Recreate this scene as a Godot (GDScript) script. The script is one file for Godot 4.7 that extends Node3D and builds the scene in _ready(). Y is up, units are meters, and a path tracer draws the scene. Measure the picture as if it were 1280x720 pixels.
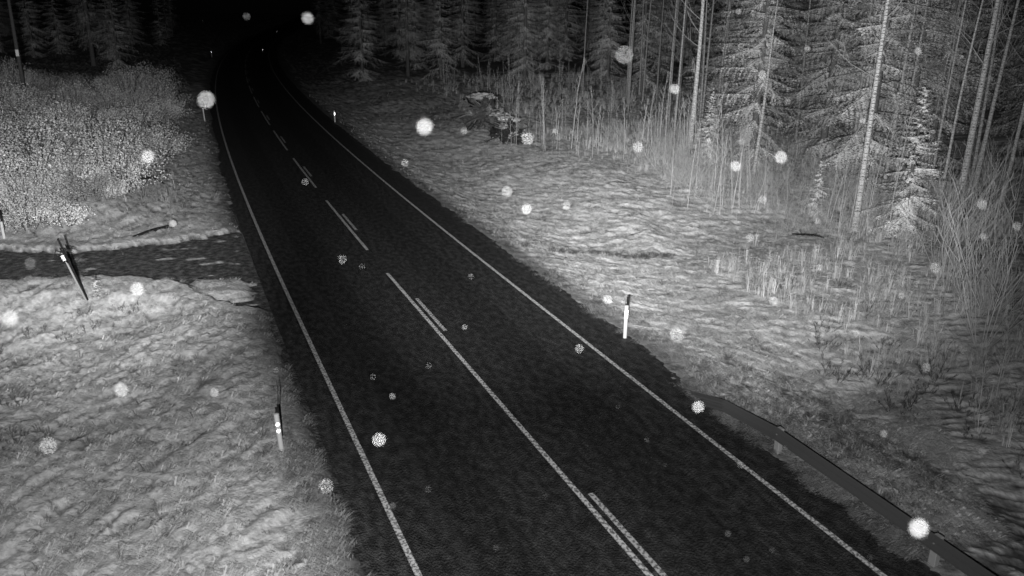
extends Node3D
# A two-lane main road on a snowy night, seen from a road weather mast and lit by the infrared lamps on that mast.
# World: x runs across the road, -z runs along it, y is up, metres.  "S" below is the distance along the road (= -z).

const EYE := Vector3(0.0, 8.927, 0.0)
var names := {}
var rng := RandomNumberGenerator.new()
var n_tuss := FastNoiseLite.new()
var n_mid := FastNoiseLite.new()
var n_big := FastNoiseLite.new()
var n_edge := FastNoiseLite.new()
var g_cover := 1.0          # snow cover of the last ground() call
var g_out := 0.0            # distance outside the carriageways of the last ground() call
var M := {}

# ------------------------------------------------------------------ mesh helper
class MB:
	var v := PackedVector3Array()
	var n := PackedVector3Array()
	var c := PackedColorArray()
	func tri(a: Vector3, b: Vector3, d: Vector3, col: Color) -> void:
		var nn := (d - a).cross(b - a).normalized()
		v.append(a); v.append(b); v.append(d)
		n.append(nn); n.append(nn); n.append(nn)
		c.append(col); c.append(col); c.append(col)
	func tri_n(a: Vector3, b: Vector3, d: Vector3, na: Vector3, nb: Vector3, nd: Vector3, col: Color) -> void:
		if (d - a).cross(b - a).dot(na + nb + nd) < 0.0:
			v.append(a); v.append(d); v.append(b)
			n.append(na); n.append(nd); n.append(nb)
		else:
			v.append(a); v.append(b); v.append(d)
			n.append(na); n.append(nb); n.append(nd)
		c.append(col); c.append(col); c.append(col)
	func quad(a: Vector3, b: Vector3, d: Vector3, e: Vector3, towards: Vector3, col: Color) -> void:
		var nn := (d - a).cross(b - a).normalized()
		if nn.dot(towards) < 0.0: nn = -nn
		tri_n(a, b, d, nn, nn, nn, col)
		tri_n(a, d, e, nn, nn, nn, col)
	func box(x: Transform3D, size: Vector3, col: Color, bevel := 0.0) -> void:
		var h := size * 0.5
		var b := minf(bevel, minf(h.x, minf(h.y, h.z)) * 0.9)
		for ax in 3:
			for s in [-1.0, 1.0]:
				var u := (ax + 1) % 3
				var w := (ax + 2) % 3
				var p := []
				for k in [[-1, -1], [1, -1], [1, 1], [-1, 1]]:
					var q := Vector3.ZERO
					q[ax] = s * h[ax]; q[u] = k[0] * (h[u] - b); q[w] = k[1] * (h[w] - b)
					p.append(x * q)
				var nn := Vector3.ZERO
				nn[ax] = s
				quad(p[0], p[1], p[2], p[3], x.basis * nn, col)
		if b <= 0.0: return
		for ax in 3:                                    # the twelve chamfers
			var u := (ax + 1) % 3
			var w := (ax + 2) % 3
			for su in [-1.0, 1.0]:
				for sw in [-1.0, 1.0]:
					var p := []
					for k in [[-1, 0], [1, 0], [1, 1], [-1, 1]]:
						var q := Vector3.ZERO
						q[ax] = k[0] * (h[ax] - b)
						q[u] = su * (h[u] - (b if k[1] == 1 else 0.0))
						q[w] = sw * (h[w] - (0.0 if k[1] == 1 else b))
						p.append(x * q)
					var nn := Vector3.ZERO
					nn[u] = su; nn[w] = sw
					quad(p[0], p[1], p[2], p[3], x.basis * nn, col)
	func tube(pts: Array, rad: Array, sides: int, col: Color, cap := false) -> void:
		var u := Vector3.ZERO
		var rings := []
		var norms := []
		for i in pts.size():
			var t: Vector3 = (pts[mini(i + 1, pts.size() - 1)] - pts[maxi(i - 1, 0)]).normalized()
			if i == 0:
				u = t.cross(Vector3(0.31, 0.2, 0.93)).normalized()
			u = (u - t * u.dot(t)).normalized()
			var w := t.cross(u)
			var ring := PackedVector3Array()
			var nr := PackedVector3Array()
			for k in sides:
				var a := TAU * k / sides
				var dd := u * cos(a) + w * sin(a)
				ring.append(pts[i] + dd * rad[i]); nr.append(dd)
			rings.append(ring); norms.append(nr)
		for i in pts.size() - 1:
			for k in sides:
				var k2 := (k + 1) % sides
				tri_n(rings[i][k], rings[i][k2], rings[i + 1][k2], norms[i][k], norms[i][k2], norms[i + 1][k2], col)
				tri_n(rings[i][k], rings[i + 1][k2], rings[i + 1][k], norms[i][k], norms[i + 1][k2], norms[i + 1][k], col)
		if cap:
			for e in [0, pts.size() - 1]:
				var out: Vector3 = (pts[0] - pts[1]).normalized() if e == 0 else (pts[e] - pts[e - 1]).normalized()
				for k in sides:
					tri_n(pts[e], rings[e][k], rings[e][(k + 1) % sides], out, out, out, col)
	func mesh() -> ArrayMesh:
		var a := []
		a.resize(Mesh.ARRAY_MAX)
		a[Mesh.ARRAY_VERTEX] = v; a[Mesh.ARRAY_NORMAL] = n; a[Mesh.ARRAY_COLOR] = c
		var m := ArrayMesh.new()
		m.add_surface_from_arrays(Mesh.PRIMITIVE_TRIANGLES, a)
		return m

# ------------------------------------------------------------------ scene helpers
func numbered(called: String) -> String:
	var k: int = names.get(called, -1) + 1
	names[called] = k
	return called if k == 0 else "%s_%03d" % [called, k]

func tag(o: Node, label: String, category := "", group := "", kind := "") -> void:
	if label: o.set_meta("label", label)
	if category: o.set_meta("category", category)
	if group: o.set_meta("group", group)
	if kind: o.set_meta("kind", kind)

func thing(called: String, label: String, category: String, at := Vector3.ZERO, turn := 0.0, group := "") -> Node3D:
	var o := Node3D.new()
	o.name = numbered(called)
	add_child(o)
	o.position = at
	o.rotation.y = turn
	tag(o, label, category, group)
	return o

func part(called: String, mb: MB, mat: Material, parent: Node) -> MeshInstance3D:
	var o := MeshInstance3D.new()
	o.name = called
	o.mesh = mb.mesh()
	o.material_override = mat
	parent.add_child(o, true)
	return o

func structure(called: String, mb: MB, mat: Material, label: String) -> MeshInstance3D:
	var o := part(numbered(called), mb, mat, self)
	tag(o, label, called.replace("_", " "), "", "structure")
	return o

func dup(src: Node3D, label: String, at: Vector3, turn: float, size := 1.0, group := "") -> Node3D:
	var o: Node3D = src.duplicate()
	o.name = numbered(String(src.name).rstrip("0123456789").trim_suffix("_"))
	add_child(o)
	o.position = at
	o.rotation.y = turn
	o.scale = Vector3.ONE * size
	o.set_meta("label", label)
	if group: o.set_meta("group", group)
	return o

func grey(x: float) -> Color:
	return Color(x, x, x)

func rnd(a: float, b: float) -> float:
	return rng.randf_range(a, b)

func noise_tex(size: int, freq: float, lo: float, hi: float, seed_: int, as_normal := false, bump := 4.0, kind := FastNoiseLite.TYPE_SIMPLEX_SMOOTH, octaves := 4) -> NoiseTexture2D:
	var f := FastNoiseLite.new()
	f.seed = seed_; f.frequency = freq; f.noise_type = kind
	f.fractal_octaves = octaves; f.fractal_gain = 0.6
	var t := NoiseTexture2D.new()
	t.width = size; t.height = size; t.seamless = true; t.noise = f
	if as_normal:
		t.as_normal_map = true; t.bump_strength = bump
	else:
		var g := Gradient.new()
		g.set_color(0, Color(lo, lo, lo)); g.set_color(1, Color(hi, hi, hi))
		t.color_ramp = g
	return t

func material(rough: float, spec := 0.4, metal := 0.0) -> StandardMaterial3D:
	var m := StandardMaterial3D.new()
	m.vertex_color_use_as_albedo = true
	m.roughness = rough; m.metallic_specular = spec; m.metallic = metal
	return m

# ------------------------------------------------------------------ the lie of the land
func road_shift(s: float) -> float:                # the road runs straight, then bends gently to the right
	var q := maxf(0.0, s - 25.0)
	return 0.00046 * q * q if q < 210.0 else 0.00046 * 210.0 * 210.0 + 0.1932 * (q - 210.0)

func lerp_list(x: float, xs: Array, ys: Array) -> float:
	if x <= xs[0]: return ys[0]
	for i in range(1, xs.size()):
		if x <= xs[i]:
			return lerpf(ys[i - 1], ys[i], (x - xs[i - 1]) / (xs[i] - xs[i - 1]))
	return ys[-1]

const SIDE_X := [-90.0, -40.0, -15.0, -6.3, -4.0, -2.0, -0.3, 0.9, 1.6, 2.35]
const SIDE_FAR := [47.0, 41.0, 37.0, 35.0, 33.8, 33.7, 33.9, 34.25, 34.5, 34.9]
const SIDE_NEAR := [43.0, 37.0, 32.6, 30.8, 30.35, 29.85, 28.6, 26.0, 25.2, 24.4]

func ground(x: float, s: float) -> float:
	var xr := x - road_shift(s)
	var e1 := n_edge.get_noise_2d(x * 1.3, s * 0.9)
	var h := 0.0
	var left := xr < 6.5
	var d := 0.0
	var side := 9.0
	if left:
		var el := 2.1 + (0.35 if s > 40.0 and s < 47.0 else 0.0) * 0.5 + 0.13 * e1 + 0.10 * n_edge.get_noise_2d(x * 6.0, s * 5.0) + (0.35 * smoothstep(44.0, 60.0, s))
		d = el - xr
		if s > 20.0 and s < 50.0:
			side = maxf(s - lerp_list(x, SIDE_X, SIDE_FAR), lerp_list(x, SIDE_X, SIDE_NEAR) - s) + 0.45 * e1
			d = minf(d, side)
	else:
		d = xr - (11.12 + 0.42 * smoothstep(14.0, 18.5, s) + 0.16 * e1 + 0.14 * n_edge.get_noise_2d(x * 6.0, s * 5.0))
	g_out = d if side > 8.0 or d < side or side < 0.05 else maxf(d, 0.75)    # ploughed clean snow along the side road
	var out := maxf(d, 0.0)
	# profile away from the carriageway
	if left:
		if s < 32.0:
			h = 0.09 * (1.0 - smoothstep(1.4, 2.6, out)) - 0.40 * smoothstep(1.2, 5.0, out) + 0.1 * smoothstep(7.0, 14.0, out)
		else:
			h = 0.07 + 0.70 * smoothstep(0.8, 6.0, out) * smoothstep(34.0, 40.0, s) + 0.5 * smoothstep(6.0, 16.0, out)
	else:
		var bank := -1.1 * smoothstep(0.5, 5.0, out) + 0.75 * smoothstep(6.5, 14.0, out)     # drop behind the rail
		var crossing := -0.18 * smoothstep(0.3, 3.0, out) + 0.3 * smoothstep(8.0, 16.0, out)  # field crossing
		var ditch := -0.35 * smoothstep(0.3, 2.4, out) + 0.95 * smoothstep(2.8, 9.0, out) + 0.35 * smoothstep(10.0, 18.0, out)
		h = lerpf(bank, crossing, smoothstep(14.5, 20.0, s))
		# the far side of the crossing is a low bare bank running away from the road
		var line := lerp_list(x, [12.0, 13.1, 14.7, 16.0, 19.0, 26.0], [28.9, 27.9, 27.4, 26.2, 25.6, 25.0]) + 0.25 * e1
		h = lerpf(h, ditch, smoothstep(line - 0.05, line + 0.22 + 6.0 * (1.0 - smoothstep(12.5, 14.0, x)) + 9.0 * smoothstep(16.5, 20.0, x), s))
	var big := n_big.get_noise_2d(x, s)
	var mid := n_mid.get_noise_2d(x, s)
	h += smoothstep(0.5, 6.0, out) * 0.30 * big + smoothstep(0.2, 1.5, out) * 0.10 * mid
	# tussocks and bent grass under the snow, combed in one direction on either side of the road
	var ang := 0.87 if left else 2.05
	var al := x * sin(ang) + s * cos(ang)
	var ac := x * cos(ang) - s * sin(ang)
	var t := n_tuss.get_noise_2d(al * 1.15 + mid * 1.6, ac * 2.2 + big - mid)
	var t2 := n_mid.get_noise_2d(al * 3.4 + t * 1.5, ac * 9.0 - t)
	var amp := 0.115 * smoothstep(0.0, 1.1, out)
	if not left: amp *= 0.75 + 0.25 * smoothstep(26.0, 29.0, s) 
	h += amp * (t + 0.55 * t2)
	# edge of the snow: it thins out and dips below the asphalt sheet
	var by_side := left and side < 8.0 and absf(d - side) < 0.001
	var edge := smoothstep(-0.16 if by_side else -0.45, 0.12, d)
	if left and side < 0.0 and xr < 2.6:
		g_out = minf(g_out, -0.05)
		var streak := n_tuss.get_noise_2d(x * 0.45, s * 2.4)
		var patch := smoothstep(26.0, 26.7, s + 0.4 * (x - 1.0)) * (1.0 - smoothstep(27.9, 28.6, s + 0.4 * (x - 1.0))) * smoothstep(0.1, 0.5, x) * (1.0 - smoothstep(1.6, 2.1, x))
		h = lerpf(-0.048 + 0.11 * streak + 0.2 * patch, 0.05 + h, edge)
		if xr > 2.25: h = minf(h, -0.04)
		if h > 0.002: g_out = 0.8
	else:
		h = lerpf(-0.3, 0.045 + h + (0.03 * (1.0 - smoothstep(0.15, 0.8, absf(d - 0.3))) if by_side else 0.0), edge)
	# how much of the ground the snow hides
	var cv := 0.80 + 1.05 * t + 0.5 * t2 + 0.22 * mid - 0.05 * big
	if left:
		cv += 0.10 - 0.25 * smoothstep(36.0, 40.0, s)
		cv = lerpf(cv - 0.2, cv, smoothstep(0.0, 0.9, out))
		if side > 0.0 and side < 1.0: cv += 0.5 * (1.0 - side)
		if side < 0.0: cv = 0.5 + t + 0.3 * smoothstep(0.2, 0.6, x) * (1.0 - smoothstep(28.0, 29.0, s))
	else:
		cv -= 0.6 * (1.0 - smoothstep(14.0, 19.0, s)) * (1.0 - smoothstep(3.0, 4.6, out)) * smoothstep(0.3, 0.8, out)
		cv -= 0.35 * smoothstep(12.0, 18.0, out) * (1.0 if s > 26.0 else 0.7)
		cv = lerpf(cv - 0.45, cv, smoothstep(0.0, 1.2, out))
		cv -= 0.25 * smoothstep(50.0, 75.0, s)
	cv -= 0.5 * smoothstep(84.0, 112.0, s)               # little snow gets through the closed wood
	if left and side < 0.0 and xr < 2.6: cv += 0.4 * smoothstep(0.0, 0.03, h)
	g_cover = clampf(cv, 0.0, 1.0)
	return h

func on_ground(x: float, s: float) -> Vector3:
	return Vector3(x, ground(x, s), -s)

func spot(x: float, s: float) -> Vector3:          # surveyed from the mast on the level of the road: slide to the true ground
	var k := 1.0
	for i in 4:
		k = 1.0 - ground(x * k, s * k) / EYE.y
	return on_ground(x * k, s * k)

# ------------------------------------------------------------------ the ground sheet
func build_ground() -> void:
	var xs := PackedFloat32Array()
	var x := -14.0
	var st := 0.12
	while x < 34.0:
		xs.append(x)
		st = 0.11 if x < 26.0 else 0.2
		if x > 2.9 and x < 10.6: st = 0.5
		x += st
	var w := 0.25
	while x < 600.0:
		xs.append(x); x += w; w *= 1.07
	x = -14.0 - 0.2; w = 0.22
	while x > -600.0:
		xs.insert(0, x); x -= w; w *= 1.07
	var ss := PackedFloat32Array([-600.0, -300.0, -150.0, -80.0, -40.0, -20.0, -10.0, -5.0, -2.0, 0.0, 2.0, 3.5, 5.0])
	var s := 6.0
	while s < 620.0:
		ss.append(s)
		s += maxf(0.085, 0.0062 * s)
	var nx := xs.size()
	var ns := ss.size()
	var v := PackedVector3Array(); v.resize(nx * ns)
	var c := PackedColorArray(); c.resize(nx * ns)
	for j in ns:
		for i in nx:
			var h := ground(xs[i], ss[j])
			v[j * nx + i] = Vector3(xs[i], h, -ss[j])
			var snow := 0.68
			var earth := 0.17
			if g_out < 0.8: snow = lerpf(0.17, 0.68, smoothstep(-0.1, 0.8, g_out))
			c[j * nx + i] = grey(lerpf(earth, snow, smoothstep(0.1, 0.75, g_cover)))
	var nrm := PackedVector3Array(); nrm.resize(nx * ns)
	for j in ns:
		var j0 := maxi(j - 1, 0)
		var j1 := mini(j + 1, ns - 1)
		for i in nx:
			var i0 := maxi(i - 1, 0)
			var i1 := mini(i + 1, nx - 1)
			var ax := v[j * nx + i1] - v[j * nx + i0]
			var az := v[j1 * nx + i] - v[j0 * nx + i]
			nrm[j * nx + i] = ax.cross(az).normalized()
	var idx := PackedInt32Array()
	for j in ns - 1:
		for i in nx - 1:
			var a := j * nx + i
			idx.append_array([a, a + nx, a + 1, a + 1, a + nx, a + nx + 1])
	var arr := []
	arr.resize(Mesh.ARRAY_MAX)
	arr[Mesh.ARRAY_VERTEX] = v; arr[Mesh.ARRAY_NORMAL] = nrm; arr[Mesh.ARRAY_COLOR] = c; arr[Mesh.ARRAY_INDEX] = idx
	var m := ArrayMesh.new()
	m.add_surface_from_arrays(Mesh.PRIMITIVE_TRIANGLES, arr)
	var o := MeshInstance3D.new()
	o.name = "ground"
	o.mesh = m
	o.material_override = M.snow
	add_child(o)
	tag(o, "uneven snow covered ground with tussocks on both sides of the road", "ground", "", "structure")

func ribbon(mb: MB, x0: float, x1: float, s0: float, s1: float, y: float, col: Color, step := 2.0) -> void:
	var n := maxi(1, ceili((s1 - s0) / step))
	for i in n:
		var a := lerpf(s0, s1, float(i) / n)
		var b := lerpf(s0, s1, float(i + 1) / n)
		var da := road_shift(a)
		var db := road_shift(b)
		mb.quad(Vector3(x0 + da, y, -a), Vector3(x1 + da, y, -a), Vector3(x1 + db, y, -b), Vector3(x0 + db, y, -b), Vector3.UP, col)

func build_roads() -> void:
	var mb := MB.new()
	var cols := [2.35, 2.9, 4.0, 5.1, 6.3, 7.6, 8.9, 10.1, 10.5, 11.2, 11.95]
	var tone := [0.084, 0.066, 0.048, 0.066, 0.062, 0.048, 0.066, 0.062, 0.066, 0.082]
	for i in tone.size():
		ribbon(mb, cols[i], cols[i + 1], -300.0, 600.0, 0.0, grey(tone[i]), 2.5)
	var road := structure("road", mb, M.asphalt, "dark wet two lane asphalt road running away into the night")
	# painted lines, four millimetres above the asphalt
	var y := 0.004
	for spec in [[3.02, "edge_line"], [10.2, "edge_line"]]:
		var e := MB.new()
		ribbon(e, spec[0] - 0.055, spec[0] + 0.055, -60.0, 420.0, y, grey(0.62), 1.5)
		part(spec[1], e, M.paint, road)
	var solid := MB.new()
	ribbon(solid, 6.57 - 0.055, 6.57 + 0.055, -60.0, 27.2, y, grey(0.62))
	part("centre_line", solid, M.paint, road)
	for i in 24:
		var dash := MB.new()
		var s := 30.25 + 12.0 * i
		ribbon(dash, 6.57 - 0.055, 6.57 + 0.055, s, s + 8.95, y, grey(0.62), 1.5)
		part("centre_dash", dash, M.paint, road)
	for i in range(-3, 18):
		var dash := MB.new()
		var s := 9.3 + 12.0 * i
		ribbon(dash, 6.79 - 0.055, 6.79 + 0.055, s, s + 2.98, y, grey(0.5), 1.5)
		part("lane_dash", dash, M.paint, road)
	# gravelly shoulder beyond the left edge, and the side road that joins there
	var sh := MB.new()
	ribbon(sh, 1.4, 2.35, -300.0, 22.0, -0.012, grey(0.12), 3.0)
	ribbon(sh, 0.9, 2.35, 38.0, 420.0, -0.012, grey(0.12), 3.0)
	structure("road_shoulder", sh, M.gravel, "grey frosty gravel shoulder along the left edge of the road")
	var sd := MB.new()
	var pts := [2.35, 0.9, -0.3, -2.0, -4.0, -6.3, -10.0, -15.0, -25.0, -40.0, -65.0, -90.0]
	for i in pts.size() - 1:
		var xa: float = pts[i]
		var xb: float = pts[i + 1]
		var na := 22.0 if i < 2 else lerp_list(xa, SIDE_X, SIDE_NEAR) - 1.5
		var nb := 22.0 if i < 1 else lerp_list(xb, SIDE_X, SIDE_NEAR) - 1.5
		var fa := 38.0 if i < 2 else lerp_list(xa, SIDE_X, SIDE_FAR) + 1.5
		var fb := 38.0 if i < 1 else lerp_list(xb, SIDE_X, SIDE_FAR) + 1.5
		var sa := road_shift(30.0) * 0.0
		for k in 6:
			var t0 := k / 6.0
			var t1 := (k + 1) / 6.0
			sd.quad(Vector3(xa + sa, -0.012, -lerpf(na, fa, t0)), Vector3(xa + sa, -0.012, -lerpf(na, fa, t1)), Vector3(xb, -0.012, -lerpf(nb, fb, t1)), Vector3(xb, -0.012, -lerpf(nb, fb, t0)), Vector3.UP, grey(0.22))
	structure("side_road", sd, M.gravel, "grey gravel side road with streaks of snow joining from the left")

# ------------------------------------------------------------------ roadside posts
func reflector(at: Transform3D, w: float, h: float, round_: bool, parent: Node) -> void:
	# a prism reflector: a housing filled with rows of polished cube corners, which send light back where it came from
	var hs := MB.new()
	if round_:
		hs.tube([at * Vector3(0, 0, -0.012), at * Vector3(0, 0, 0.004)], [w * 0.56, w * 0.56], 16, grey(0.5), true)
	else:
		hs.box(at * Transform3D(Basis(), Vector3(0, 0, -0.004)), Vector3(w * 1.12, h * 1.06, 0.016), grey(0.5), 0.003)
	var housing := part("reflector", hs, M.plastic, parent)
	var fb := MB.new()
	var side := 0.026
	var row := side * 0.8660254
	var deep := side / sqrt(6.0)
	var ny := int(h / row)
	var nx := int(w / side * 2.0) - 1
	var swing := Basis(Vector3.RIGHT, -0.12)
	for j in ny:
		for i in nx:
			var up := (i + j) % 2 == 0
			var cx := (i - (nx - 1) * 0.5) * side * 0.5
			var cy := (j - (ny - 1) * 0.5) * row
			if round_ and cx * cx + cy * cy > w * w * 0.22: continue
			var sg := 1.0 if up else -1.0
			var p := [Vector3(-side * 0.5, -sg * row / 3.0, 0), Vector3(side * 0.5, -sg * row / 3.0, 0), Vector3(0, sg * row * 2.0 / 3.0, 0)]
			var c := Vector3(cx, cy + (row / 6.0 if not up else -row / 6.0), 0.02)
			var apex := at * (c + swing * Vector3(0, 0, -deep))
			for k in 3:
				var a: Vector3 = at * (c + swing * (p[k] * 0.985))
				var b: Vector3 = at * (c + swing * (p[(k + 1) % 3] * 0.985))
				var nn := (b - apex).cross(a - apex).normalized()
				if nn.dot(at.basis.z) < 0.0: nn = -nn
				fb.tri_n(a, b, apex, nn, nn, nn, grey(0.95))
	part("prism_facet", fb, M.prism, housing)

func delineator(label: String, at: Vector3, hgt: float, lean: float, kind: String, stake: float, turn := 0.0, group := "marker posts along the road") -> Node3D:
	var t := thing("marker_post", label, "marker post", at, turn, group)
	t.rotation.z = lean
	var b := MB.new()
	# a white plastic post with a shallow rounded front, open at the back
	var n := 7
	for i in n:
		var a0 := lerpf(-1.25, 1.25, float(i) / n)
		var a1 := lerpf(-1.25, 1.25, float(i + 1) / n)
		var p0 := Vector3(sin(a0) * 0.055, 0, cos(a0) * 0.05 - 0.03)
		var p1 := Vector3(sin(a1) * 0.055, 0, cos(a1) * 0.05 - 0.03)
		var up := Vector3(0, hgt, 0)
		var lo := Vector3(0, -0.4, 0)
		var n0 := Vector3(sin(a0), 0, cos(a0))
		var n1 := Vector3(sin(a1), 0, cos(a1))
		b.tri_n(p0 + lo, p1 + lo, p1 + up, n0, n1, n1, grey(0.46))
		b.tri_n(p0 + lo, p1 + up, p0 + up, n0, n1, n0, grey(0.46))
		b.tri_n(p0 + up, p1 + up, Vector3(0, hgt + 0.012, -0.03), Vector3.UP, Vector3.UP, Vector3.UP, grey(0.46))
	b.box(Transform3D(Basis(), Vector3(0, hgt * 0.5 - 0.2, -0.022)), Vector3(0.1, hgt + 0.39, 0.012), grey(0.46), 0.003)
	part("post", b, M.plastic, t)
	if kind == "bar":
		reflector(Transform3D(Basis(), Vector3(0, hgt - 0.24, 0.03)), 0.095, 0.24, false, t)
	elif kind == "dots":
		reflector(Transform3D(Basis(), Vector3(0, hgt - 0.22, 0.03)), 0.095, 0.095, true, t)
		reflector(Transform3D(Basis(), Vector3(0, hgt - 0.37, 0.03)), 0.095, 0.095, true, t)
	if stake > 0.0:
		var k := MB.new()
		k.box(Transform3D(Basis(), Vector3(0.03, hgt + stake * 0.5 - 0.18, -0.055)), Vector3(0.075, stake + 0.36, 0.03), grey(0.022), 0.006)
		part("snow_stake", k, M.bark, t)
	return t

func build_posts() -> void:
	delineator("white marker post with a bright bar reflector on the right verge before the guard rail", spot(11.36, 18.97), 1.08, 0.0, "bar", 0.25, -0.45)
	delineator("white marker post with a bright reflector at the far right beside the dark road", spot(12.33, 66.28), 0.9, 0.02, "bar", 0.06)
	var p := delineator("white marker post with two round reflectors in the snow left of the road", spot(1.48, 16.06), 0.86, 0.05, "dots", 0.13, -0.1)
	var tw := MB.new()
	tw.tube([Vector3(0.05, 0.3, -0.07), Vector3(0.06, 1.0, -0.08), Vector3(0.1, 1.35, -0.09), Vector3(0.09, 1.6, -0.1)], [0.012, 0.011, 0.008, 0.004], 5, grey(0.03))
	part("twig", tw, M.bark, p)
	delineator("thin white marker post at the far left edge of the road by the thicket", spot(2.86, 69.74), 1.0, 0.04, "bar_dull", 0.0)
	delineator("white marker post with a dark top at the left end of the side road", spot(-6.33, 36.5), 0.78, 0.0, "", 0.45)
	# small glints far down the road
	delineator("distant marker post glinting on the left of the far bend", on_ground(8.3, 150.0), 1.0, 0.0, "bar", 0.0, -0.05)
	delineator("distant marker post glinting on the right of the far bend", on_ground(18.15, 165.5), 1.0, 0.0, "bar", 0.0, -0.1)
	delineator("farthest marker post glinting left of the others in the dark", on_ground(16.35, 329.0), 1.1, 0.0, "bar", 0.0, -0.05)
	delineator("farthest marker post glinting beyond the bend on the right", on_ground(33.9, 268.0), 1.0, 0.0, "bar", 0.0, -0.1)
	# the leaning stake by the side road
	var t := thing("leaning_marker_stake", "leaning grey stake with reflector and dry twigs on the near side of the side road", "marker stake", spot(-2.92, 27.76), 0.05)
	t.rotation.z = 0.27
	var a := MB.new()
	a.tube([Vector3(0, -0.3, 0), Vector3(0, 0.8, 0), Vector3(0, 1.66, 0)], [0.033, 0.031, 0.03], 10, grey(0.22), true)
	part("post", a, M.plastic, t)
	var bk := MB.new()
	bk.box(Transform3D(Basis(Vector3(0, 0, 1), -0.015), Vector3(0.06, 1.05, -0.045)), Vector3(0.06, 2.2, 0.03), grey(0.02), 0.006)
	part("snow_stake", bk, M.bark, t)
	reflector(Transform3D(Basis(), Vector3(-0.02, 1.55, 0.05)), 0.085, 0.16, false, t)
	for k in 9:
		var q := MB.new()
		var dx := [-0.3, 0.32, -0.22, 0.26, -0.1, 0.12, 0.34, -0.26, 0.05][k] as float
		var y0: float = [1.62, 1.6, 1.72, 1.7, 1.4, 1.36, 1.66, 1.5, 1.75][k]
		q.tube([Vector3(0.02, y0, 0.02), Vector3(dx * 0.5, y0 + 0.12, 0.05), Vector3(dx, y0 - 0.02, 0.08)], [0.02, 0.024, 0.006], 5, grey(0.03))
		part("twig", q, M.bark, t)
	# utility pole
	var u := thing("utility_pole", "tall wooden utility pole standing in the dark behind the thicket", "utility pole", spot(-11.71, 90.0))
	var um := MB.new()
	um.tube([Vector3(0, -0.5, 0), Vector3(-0.05, 4, 0), Vector3(-0.02, 9.2, 0)], [0.16, 0.14, 0.1], 12, grey(0.16), true)
	part("pole", um, M.bark, u)
	var pl := MB.new()
	pl.box(Transform3D(Basis(), Vector3(-0.05, 3.6, 0.16)), Vector3(0.22, 0.5, 0.02), grey(0.7), 0.004)
	part("marker_plate", pl, M.plastic, u)
	var ca := MB.new()
	ca.box(Transform3D(Basis(), Vector3(-0.02, 8.8, 0.12)), Vector3(1.6, 0.12, 0.1), grey(0.16), 0.01)
	part("crossarm", ca, M.bark, u)

func build_rail() -> void:
	var t := thing("guard_rail", "dark steel guard rail on posts along the right edge, its end sloping into the snow", "guard rail", Vector3(11.12, 0, -12.2))
	var prof := [Vector2(0.0, 0.62), Vector2(-0.02, 0.605), Vector2(-0.078, 0.57), Vector2(-0.078, 0.525), Vector2(-0.005, 0.48), Vector2(-0.005, 0.455), Vector2(-0.078, 0.41), Vector2(-0.078, 0.365), Vector2(-0.02, 0.33), Vector2(0.0, 0.315)]
	var sweep := func(z0: float, z1: float, d0: float, d1: float) -> MB:
		var mb := MB.new()
		for i in prof.size() - 1:
			var p: Vector2 = prof[i]
			var q: Vector2 = prof[i + 1]
			var o := Vector3(-(p.y - q.y), -(q.x - p.x), 0)
			if o.x > 0: o = -o
			var a := Vector3(p.x, p.y + d0, z0)
			var b := Vector3(q.x, q.y + d0, z0)
			var c := Vector3(q.x, q.y + d1, z1)
			var e := Vector3(p.x, p.y + d1, z1)
			mb.quad(a, b, c, e, o, grey(0.085))
			var th := Vector3(0.006, 0, 0)
			mb.quad(a + th, b + th, c + th, e + th, -o, grey(0.085))
		mb.quad(Vector3(0, 0.62 + d0, z0), Vector3(0.006, 0.62 + d0, z0), Vector3(0.006, 0.62 + d1, z1), Vector3(0, 0.62 + d1, z1), Vector3.UP, grey(0.22))
		return mb
	part("end_section", sweep.call(-1.8, 0.0, -0.2, 0.0), M.steel, t)
	part("end_section", sweep.call(-3.9, -1.8, -0.78, -0.2), M.steel, t)
	for i in 10:
		part("beam", sweep.call(4.0 * i + 0.003, 4.0 * i + 4.0, 0.0, 0.0), M.steel, t)
	for i in range(-1, 11):
		var top := 0.6 if i >= 0 else 0.0
		var p := MB.new()
		p.box(Transform3D(Basis(), Vector3(0.07, top * 0.5 - 0.5, 4.0 * i)), Vector3(0.11, top + 1.0, 0.14), grey(0.36), 0.008)
		part("post", p, M.steel, t)
		if i >= 0:
			var bolt := MB.new()
			bolt.tube([Vector3(-0.004, 0.467, 4.0 * i), Vector3(-0.022, 0.467, 4.0 * i)], [0.018, 0.015], 6, grey(0.3), true)
			part("bolt", bolt, M.steel, t)

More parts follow.
